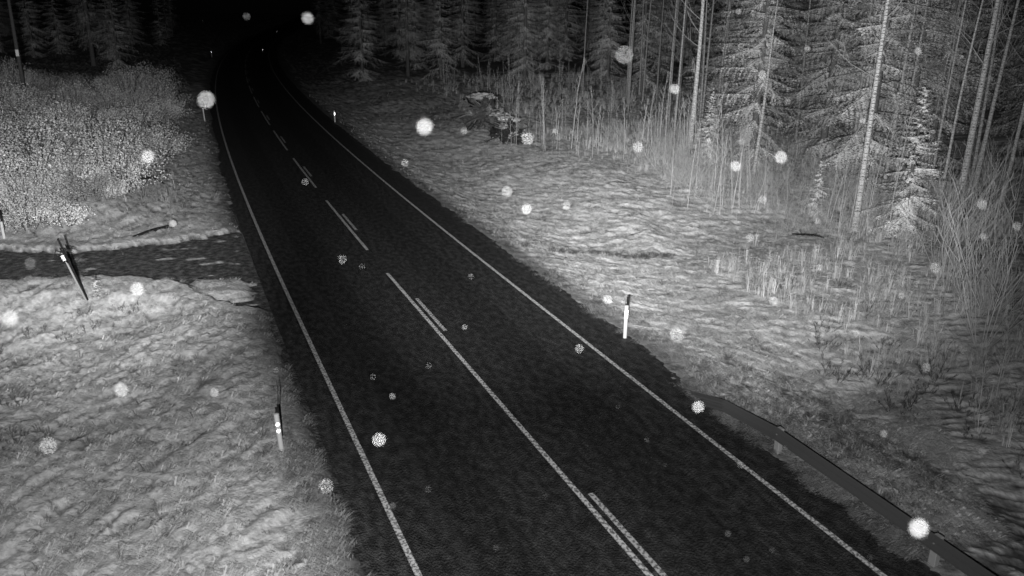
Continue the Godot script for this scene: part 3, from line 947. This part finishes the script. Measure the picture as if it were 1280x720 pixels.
func build_small() -> void:
	root_plate("lighter uprooted stump with hanging roots at the back of the clearing", spot(22.6, 60.5), -0.35, 1.2, 0.13, 11)
	root_plate("black uprooted stump with snow on its roots in front of the lighter one", spot(21.5, 52.6), -0.6, 0.85, 0.05, 23)
	rng.seed = 77
	# log half in the snow by the side road, and the stone at its end
	var l := thing("fallen_log", "dark log half buried in snow beside the side road mouth", "log", spot(-1.0, 35.75))
	var lm := MB.new()
	var a := spot(-1.72, 35.5) - l.position
	var b := spot(-0.35, 36.35) - l.position
	lm.tube([a + Vector3(0, 0.0, 0), (a + b) * 0.5 + Vector3(0.02, 0.05, 0.05), b + Vector3(0, 0.05, 0)], [0.03, 0.085, 0.07], 10, grey(0.03), true)
	part("trunk", lm, M.bark, l)
	var st := thing("stone", "small pale stone at the right end of the dark log", "stone", spot(-0.18, 36.25))
	var sm := MB.new()
	lump(sm, Vector3(0, 0.1, 0), Vector3(0.17, 0.17, 0.15), 5, grey(0.6), 0.3, 10, 14)
	part("rock", sm, M.snow, st)
	# dark fallen branches
	var fl := [
		[[-2.4, 62.5], [-0.9, 61.5], [0.2, 55.5], "dark curved dead branch lying over the frosted thicket", 1.0],
		[[-3.6, 46.5], [-1.6, 44.0], [-0.4, 45.2], "dark dead branch lying in front of the thicket", 0.55],
		[[23.3, 26.2], [23.9, 25.8], [24.3, 25.4], "small dark fallen spruce twig lying on the snow below the saplings", 0.12],
	]
	for f in fl:
		var p0 := spot(f[0][0], f[0][1])
		var p1 := spot(f[1][0], f[1][1])
		var p2 := spot(f[2][0], f[2][1])
		var t := thing("fallen_branch", f[3], "branch", p1, 0.0, "fallen branches")
		var mb := MB.new()
		var up := Vector3(0, f[4], 0)
		mb.tube([p0 - p1 + up, up * 1.15, (p2 - p1) * 0.6 + up, p2 - p1 + up * 0.3], [0.02, 0.05, 0.045, 0.02], 6, grey(0.03))
		part("stem", mb, M.bark, t)
		var tw := MB.new()
		for k in 9:
			var u := rng.randf()
			limb(tw, (p0 - p1).lerp(p2 - p1, u) * 0.8 + up, Vector3(rnd(-1, 1), rnd(-0.4, 0.3), rnd(-1, 1)).normalized(), rnd(0.25, 0.6), 0.014, 1, grey(0.03), 2)
		part("twigs", tw, M.bark, t)

func build_grass() -> void:
	rng.seed = 4242
	var tuft := MB.new()
	for k in 14:
		var az := rnd(0, TAU)
		var d := Vector3(cos(az), 0, sin(az))
		var l := rnd(0.12, 0.3)
		var r := d * rnd(0.0, 0.05)
		var w := Vector3(-d.z, 0, d.x) * 0.006
		var m := r + d * l * 0.3 + Vector3(0, l * 0.7, 0)
		var e := r + d * l * 0.95 + Vector3(0, l * rnd(0.35, 0.8), 0)
		var col := grey(rnd(0.75, 1.0))
		tuft.tri(r - w, r + w, m + w * 0.7, col)
		tuft.tri(r - w, m + w * 0.7, m - w * 0.7, col)
		tuft.tri(m - w * 0.7, m + w * 0.7, e, col)
	var xf := []
	var cols := []
	var tries := 0
	while xf.size() < 15000 and tries < 120000:
		tries += 1
		var s := 8.0 + 80.0 * pow(rng.randf(), 1.6)
		var x := rnd(-0.42 * s - 2.0, 4.0 + 0.95 * s)
		var p := on_ground(x, s)
		if g_out < 0.25: continue
		if x > 10.0 and s > 25.0:
			var line := lerp_list(x, [12.0, 13.1, 14.7, 16.0, 19.0, 26.0], [28.9, 27.9, 27.4, 26.2, 25.6, 25.0])
			if not (absf(s - line) < 0.35 and x < 17.0) and rng.randf() < g_cover * 1.25: continue
		elif rng.randf() < g_cover * 1.2: continue
		var b := Basis(Vector3.UP, rnd(0, TAU)).scaled(Vector3.ONE * rnd(0.45, 1.0))
		xf.append(Transform3D(b, p - Vector3(0, 0.03, 0)))
		cols.append(grey(rnd(0.07, 0.34)))
	# a thicker fringe along the bare bank of the field crossing
	for k in 420:
		var x := rnd(12.2, 17.5)
		var line := lerp_list(x, [12.0, 13.1, 14.7, 16.0, 19.0, 26.0], [28.9, 27.9, 27.4, 26.2, 25.6, 25.0])
		var p := on_ground(x, line + rnd(-0.25, 0.15))
		if n_edge.get_noise_2d(x * 0.7, 3.0) < rnd(-0.25, 0.2): continue
		xf.append(Transform3D(Basis(Vector3.UP, rnd(0, TAU)).scaled(Vector3.ONE * rnd(0.4, 1.0)), p - Vector3(0, 0.03, 0)))
		cols.append(grey(rnd(0.03, 0.16)))
	var mm := MultiMesh.new()
	mm.transform_format = MultiMesh.TRANSFORM_3D
	mm.use_colors = true
	mm.mesh = tuft.mesh()
	mm.instance_count = xf.size()
	for i in xf.size():
		mm.set_instance_transform(i, xf[i])
		mm.set_instance_color(i, cols[i])
	var o := MultiMeshInstance3D.new()
	o.name = "grass"
	o.multimesh = mm
	o.material_override = M.leaf
	add_child(o)
	tag(o, "dry grass blades poking through the snow on the verges", "grass", "", "stuff")

func build_frosted_grass() -> void:
	rng.seed = 515
	var tuft := MB.new()                                 # a handful of dead blades combed over by wind and snow
	for k in 16:
		var az := rnd(-0.55, 0.55)
		var d := Vector3(cos(az), 0, sin(az))
		var l := rnd(0.14, 0.34)
		var r := Vector3(rnd(-0.12, 0.12), 0, rnd(-0.1, 0.1))
		var w := Vector3(-d.z, 0, d.x) * 0.007
		var m := r + d * l * 0.45 + Vector3(0, l * rnd(0.25, 0.45), 0)
		var e := r + d * l + Vector3(0, l * rnd(-0.02, 0.3), 0)
		var col := grey(rnd(0.6, 1.0))
		tuft.tri(r - w, r + w, m + w, col)
		tuft.tri(r - w, m + w, m - w, col)
		tuft.tri(m - w, m + w, e, col)
	var xf := []
	var cols := []
	var tries := 0
	while xf.size() < 42000 and tries < 260000:
		tries += 1
		var s := 8.5 + 52.0 * pow(rng.randf(), 1.7)
		var x := rnd(-0.42 * s - 1.5, 3.0) if rng.randf() < 0.42 else rnd(10.8, 6.0 + 0.85 * s)
		var p := on_ground(x, s)
		if g_out < -0.12: continue
		if n_mid.get_noise_2d(x * 2.0 + 40.0, s * 2.0) < rnd(-0.35, 0.3): continue
		if g_cover > 0.75 and g_out > 0.7 and rng.randf() < 0.5: continue
		var az := (0.87 - PI * 0.5 if x < 6.5 else 2.05 - PI * 0.5) + rnd(-0.5, 0.5) + (PI if rng.randf() < 0.2 else 0.0)
		xf.append(Transform3D(Basis(Vector3.UP, -az + PI).scaled(Vector3.ONE * rnd(0.5, 1.1)), p - Vector3(0, 0.015, 0)))
		var bright := rnd(0.42, 0.66) if g_cover > 0.35 or rng.randf() < 0.4 else rnd(0.12, 0.35)
		cols.append(grey(bright * (0.4 + 0.6 * smoothstep(0.0, 1.6, g_out))))
	var mm := MultiMesh.new()
	mm.transform_format = MultiMesh.TRANSFORM_3D
	mm.use_colors = true
	mm.mesh = tuft.mesh()
	mm.instance_count = xf.size()
	for i in xf.size():
		mm.set_instance_transform(i, xf[i])
		mm.set_instance_color(i, cols[i])
	var o := MultiMeshInstance3D.new()
	o.name = "frosted_grass"
	o.multimesh = mm
	o.material_override = M.leaf
	add_child(o)
	tag(o, "frosted dead grass lying flat in the thin snow on both verges", "grass", "", "stuff")

func build_tall_grass() -> void:
	rng.seed = 616
	var tuft := MB.new()                                 # dead stalks left standing over winter
	for k in 12:
		var az := rnd(0, TAU)
		var d := Vector3(cos(az), 0, sin(az))
		var l := rnd(0.35, 0.95)
		var r := d * rnd(0.0, 0.2)
		var w := Vector3(-d.z, 0, d.x) * 0.006
		var lean := rnd(0.05, 0.5)
		var m := r + d * l * lean * 0.4 + Vector3(0, l * 0.6, 0)
		var e := r + d * l * lean + Vector3(0, l * rnd(0.75, 1.0), 0)
		var col := grey(rnd(0.5, 1.0))
		tuft.tri(r - w, r + w, m + w, col)
		tuft.tri(r - w, m + w, m - w, col)
		tuft.tri(m - w, m + w, e, col)
		if k % 3 == 0:
			tuft.tri(m, m + Vector3(rnd(-0.2, 0.2), rnd(0.05, 0.25), rnd(-0.2, 0.2)), m + Vector3(0, 0.015, 0), col)
	var xf := []
	var cols := []
	var tries := 0
	while xf.size() < 5200 and tries < 60000:
		tries += 1
		var pick := rng.randf()
		var x := rnd(20.5, 36.0)
		var s := rnd(23.0, 52.0)
		if pick < 0.2:
			x = rnd(17.5, 27.0); s = rnd(10.5, 24.0)
		elif pick < 0.35:
			s = rnd(37.0, 88.0); x = rnd(-0.4 * s, 0.5)
		elif pick < 0.5:
			s = rnd(58.0, 92.0); x = rnd(24.0, 48.0)
		elif x < (25.0 if s < 29.0 else 22.8 + maxf(0.0, 34.0 - s) * 0.3) and rng.randf() > 0.05: continue
		if n_mid.get_noise_2d(x * 1.5, s * 1.5 + 70.0) < rnd(-0.3, 0.25): continue
		var p := on_ground(x, s)
		if g_out < 0.5: continue
		xf.append(Transform3D(Basis(Vector3.UP, rnd(0, TAU)).scaled(Vector3.ONE * rnd(0.5, 1.2)), p - Vector3(0, 0.03, 0)))
		cols.append(grey(rnd(0.2, 0.55)))
	var mm := MultiMesh.new()
	mm.transform_format = MultiMesh.TRANSFORM_3D
	mm.use_colors = true
	mm.mesh = tuft.mesh()
	mm.instance_count = xf.size()
	for i in xf.size():
		mm.set_instance_transform(i, xf[i])
		mm.set_instance_color(i, cols[i])
	var o := MultiMeshInstance3D.new()
	o.name = "tall_dry_grass"
	o.multimesh = mm
	o.material_override = M.leaf
	add_child(o)
	tag(o, "tall dead stalks and dry grass at the foot of the wood and in the thicket", "grass", "", "stuff")

func build_snowfall() -> void:
	rng.seed = 99
	var fl := MB.new()
	for k in 9:                                          # a loose aggregate of ice needles and plates
		var b := Basis(Vector3(rnd(-1, 1), rnd(-1, 1), rnd(-1, 1)).normalized(), rnd(0, TAU))
		fl.box(Transform3D(b, Vector3(rnd(-1, 1), rnd(-1, 1), rnd(-1, 1)) * 0.0016), Vector3(0.0075, 0.0016, 0.0009), grey(0.85))
	var mm := MultiMesh.new()
	mm.transform_format = MultiMesh.TRANSFORM_3D
	mm.mesh = fl.mesh()
	var xf := []
	for k in 520:
		var p := Vector3(rnd(-2.6, 4.2), rnd(6.2, 10.5), -rnd(0.6, 3.6))
		if p.distance_to(EYE) < 1.0: continue
		xf.append(Transform3D(Basis(Vector3(rnd(-1, 1), rnd(-1, 1), rnd(-1, 1)).normalized(), rnd(0, TAU)).scaled(Vector3.ONE * rnd(0.5, 1.3)), p))
	mm.instance_count = xf.size()
	for i in xf.size(): mm.set_instance_transform(i, xf[i])
	var o := MultiMeshInstance3D.new()
	o.name = "falling_snow"
	o.multimesh = mm
	o.material_override = M.flake
	add_child(o)
	tag(o, "loose snowflakes falling through the lamp light over the road", "snowfall", "", "stuff")

# ------------------------------------------------------------------ the mast with its lamps (behind the camera)
func lamp(bar: Node3D, at: Vector3, aim: Vector3, energy: float, angle: float, soft: float) -> void:
	var d := (aim - at).normalized()
	var x := Transform3D(Basis.looking_at(d, Vector3.UP), at)
	var hd := MB.new()
	hd.box(x * Transform3D(Basis(), Vector3(0, 0, 0.06)), Vector3(0.16, 0.12, 0.1), grey(0.2), 0.01)
	var head := part("lamp_head", hd, M.steel, bar)
	var ln := MB.new()
	ln.tube([x * Vector3(0, 0, 0.005), x * Vector3(0, 0, -0.004)], [0.045, 0.045], 16, grey(0.8), true)
	part("lamp_lens", ln, M.glow, head)
	var l := SpotLight3D.new()
	l.name = "lamp_light"
	l.transform = Transform3D(x.basis, at + d * 0.03)
	l.light_energy = energy
	l.spot_angle = angle
	l.spot_angle_attenuation = soft
	l.spot_range = 500.0
	l.spot_attenuation = 2.0
	l.light_size = 0.045
	l.shadow_enabled = true
	head.add_child(l)

func build_mast() -> void:
	var t := thing("weather_mast", "steel road weather mast carrying the camera and its infrared lamps", "mast")
	var m := MB.new()
	m.tube([Vector3(-0.6, -1.0, 0.9), Vector3(-0.6, 10.0, 0.9)], [0.09, 0.07], 14, grey(0.3), true)
	part("pole", m, M.steel, t)
	var arm := MB.new()
	arm.box(Transform3D(Basis(), Vector3(-0.55, 8.47, 0.42)), Vector3(0.9, 0.06, 0.06), grey(0.3), 0.008)
	arm.box(Transform3D(Basis(), Vector3(-0.6, 8.47, 0.65)), Vector3(0.06, 0.06, 0.4), grey(0.3), 0.008)
	part("lamp_arm", arm, M.steel, t)
	var foot := Vector3(-0.55, 8.62, 0.32)
	for q in LAMPS:
		var az: float = deg_to_rad(q[0])
		var dn: float = deg_to_rad(q[1])
		var dir := Vector3(sin(az) * cos(dn), -sin(dn), -cos(az) * cos(dn))
		lamp(t, foot + Vector3(q[5], 0, 0), foot + Vector3(q[5], 0, 0) + dir * 30.0, q[2], q[3], q[4])

# azimuth and depression of each lamp head in degrees, energy, half cone angle, softness, place on the bar
const LAMPS := [
	[-4.0, 9.5, 1750.0, 15.5, 1.0, -0.3],
	[23.0, 8.0, 1950.0, 18.5, 1.0, 0.0],
	[37.0, 6.2, 1680.0, 21.0, 1.0, 0.3],
	[16.0, 7.0, 375.0, 62.0, 1.0, 0.15],
]

func make_materials() -> void:
	M.snow = material(0.75, 0.3)
	M.snow.albedo_texture = noise_tex(512, 0.02, 0.72, 1.0, 5)
	M.snow.uv1_triplanar = true; M.snow.uv1_world_triplanar = true
	M.snow.uv1_scale = Vector3.ONE * 0.55
	M.snow.normal_enabled = true
	M.snow.normal_texture = noise_tex(512, 0.03, 0, 1, 6, true, 7.0)
	M.snow.normal_scale = 0.8
	M.asphalt = material(0.62, 0.35)
	M.asphalt.albedo_texture = noise_tex(1024, 0.03, 0.4, 1.0, 8, false, 1.0, FastNoiseLite.TYPE_SIMPLEX_SMOOTH, 5)
	M.asphalt.uv1_triplanar = true; M.asphalt.uv1_world_triplanar = true
	M.asphalt.uv1_scale = Vector3(0.14, 0.14, 0.07)
	M.asphalt.normal_enabled = true
	M.asphalt.normal_texture = noise_tex(1024, 0.2, 0, 1, 9, true, 5.0)
	M.gravel = material(0.85, 0.3)
	M.gravel.albedo_texture = noise_tex(512, 0.02, 0.3, 1.0, 12, false, 1.0, FastNoiseLite.TYPE_SIMPLEX_SMOOTH, 6)
	M.gravel.uv1_triplanar = true; M.gravel.uv1_world_triplanar = true
	M.gravel.uv1_scale = Vector3(0.3, 0.3, 0.3)
	M.gravel.normal_enabled = true
	M.gravel.normal_texture = noise_tex(512, 0.08, 0, 1, 13, true, 8.0)
	M.paint = material(0.7, 0.3)
	M.paint.albedo_texture = noise_tex(512, 0.03, 0.35, 1.0, 15, false, 1.0, FastNoiseLite.TYPE_SIMPLEX, 3)
	var ramp: Gradient = M.paint.albedo_texture.color_ramp
	ramp.add_point(0.50, Color(0.9, 0.9, 0.9))
	ramp.add_point(0.43, Color(0.6, 0.6, 0.6))
	M.paint.uv1_triplanar = true; M.paint.uv1_world_triplanar = true
	M.paint.uv1_scale = Vector3.ONE * 0.7
	M.plastic = material(0.45, 0.4)
	M.prism = material(0.21, 0.5, 1.0)
	M.steel = material(0.5, 0.4, 0.3)
	M.steel.roughness_texture = noise_tex(256, 0.03, 0.5, 1.0, 18)
	M.steel.uv1_triplanar = true
	M.bark = material(0.9, 0.25)
	M.bark.albedo_texture = noise_tex(256, 0.04, 0.5, 1.0, 20)
	M.bark.uv1_triplanar = true
	M.bark.uv1_scale = Vector3(2.5, 0.6, 2.5)
	M.birch = material(0.75, 0.3)
	M.birch.albedo_texture = noise_tex(512, 0.03, 0.12, 1.0, 22)
	var rb: Gradient = M.birch.albedo_texture.color_ramp
	rb.add_point(0.30, Color(0.2, 0.2, 0.2))
	rb.add_point(0.42, Color(0.86, 0.86, 0.86))
	M.birch.uv1_triplanar = true
	M.birch.uv1_scale = Vector3(0.5, 1.5, 0.5)
	M.twig = material(0.8, 0.3)
	M.needle = material(0.7, 0.3)
	M.leaf = material(0.8, 0.25)
	M.flake = material(0.6, 0.0)
	M.flake.transparency = BaseMaterial3D.TRANSPARENCY_ALPHA   # loose, see-through crystals
	M.flake.albedo_color = Color(1, 1, 1, 0.008)
	M.glow = material(0.4, 0.4)
	M.glow.emission_enabled = true
	M.glow.emission = Color(1, 1, 1)
	M.glow.emission_energy_multiplier = 0.5

func _ready() -> void:
	rng.seed = 20231
	# camera
	var cam := Camera3D.new()
	cam.name = "camera"
	cam.transform = Transform3D(Basis(Vector3(0.92495, 0.01136, 0.37991), Vector3(0.11266, 0.94644, -0.30258), Vector3(-0.363, 0.32268, 0.87413)).orthonormalized(), EYE)
	cam.fov = 38.187
	cam.near = 0.05
	cam.far = 1500.0
	var ca := CameraAttributesPhysical.new()
	ca.frustum_focal_length = 12.0 / tan(deg_to_rad(38.187) * 0.5)
	ca.frustum_focus_distance = 32.0
	ca.frustum_near = 0.05
	ca.frustum_far = 1500.0
	ca.exposure_aperture = 1.2
	cam.attributes = ca
	add_child(cam)
	cam.current = true
	# night sky, overcast and moonless
	var env := Environment.new()
	env.background_mode = Environment.BG_SKY
	var sm := ProceduralSkyMaterial.new()
	sm.sky_top_color = Color(0.05, 0.05, 0.05); sm.sky_horizon_color = Color(0.06, 0.06, 0.06)
	sm.ground_bottom_color = Color(0.03, 0.03, 0.03); sm.ground_horizon_color = Color(0.06, 0.06, 0.06)
	sm.energy_multiplier = 0.3
	sm.sun_angle_max = 1.0
	var sky := Sky.new()
	sky.sky_material = sm
	env.sky = sky
	env.background_energy_multiplier = 0.5
	env.tonemap_mode = Environment.TONE_MAPPER_LINEAR
	env.tonemap_exposure = 1.0
	env.sdfgi_enabled = true; env.ssao_enabled = true; env.ssil_enabled = true
	var we := WorldEnvironment.new()
	we.name = "world_environment"
	we.environment = env
	add_child(we)
	var sun := DirectionalLight3D.new()                  # the last of the sky light behind the clouds
	sun.name = "night_sky_light"
	sun.light_energy = 0.002
	sun.light_angular_distance = 20.0
	sun.rotation = Vector3(deg_to_rad(-60.0), deg_to_rad(25.0), 0)
	sun.shadow_enabled = true
	add_child(sun)

	n_tuss.seed = 3; n_tuss.frequency = 1.0; n_tuss.fractal_octaves = 3; n_tuss.fractal_gain = 0.7; n_tuss.noise_type = FastNoiseLite.TYPE_SIMPLEX_SMOOTH
	n_mid.seed = 4; n_mid.frequency = 0.35; n_mid.fractal_octaves = 2
	n_big.seed = 5; n_big.frequency = 0.07; n_big.fractal_octaves = 2
	n_edge.seed = 6; n_edge.frequency = 0.8; n_edge.fractal_octaves = 4; n_edge.fractal_gain = 0.6

	make_materials()
	build_mast()
	build_ground()
	build_roads()
	build_rail()
	build_posts()
	build_forest()
	build_brush()
	build_small()
	build_grass()
	build_frosted_grass()
	build_tall_grass()
	build_snowfall()
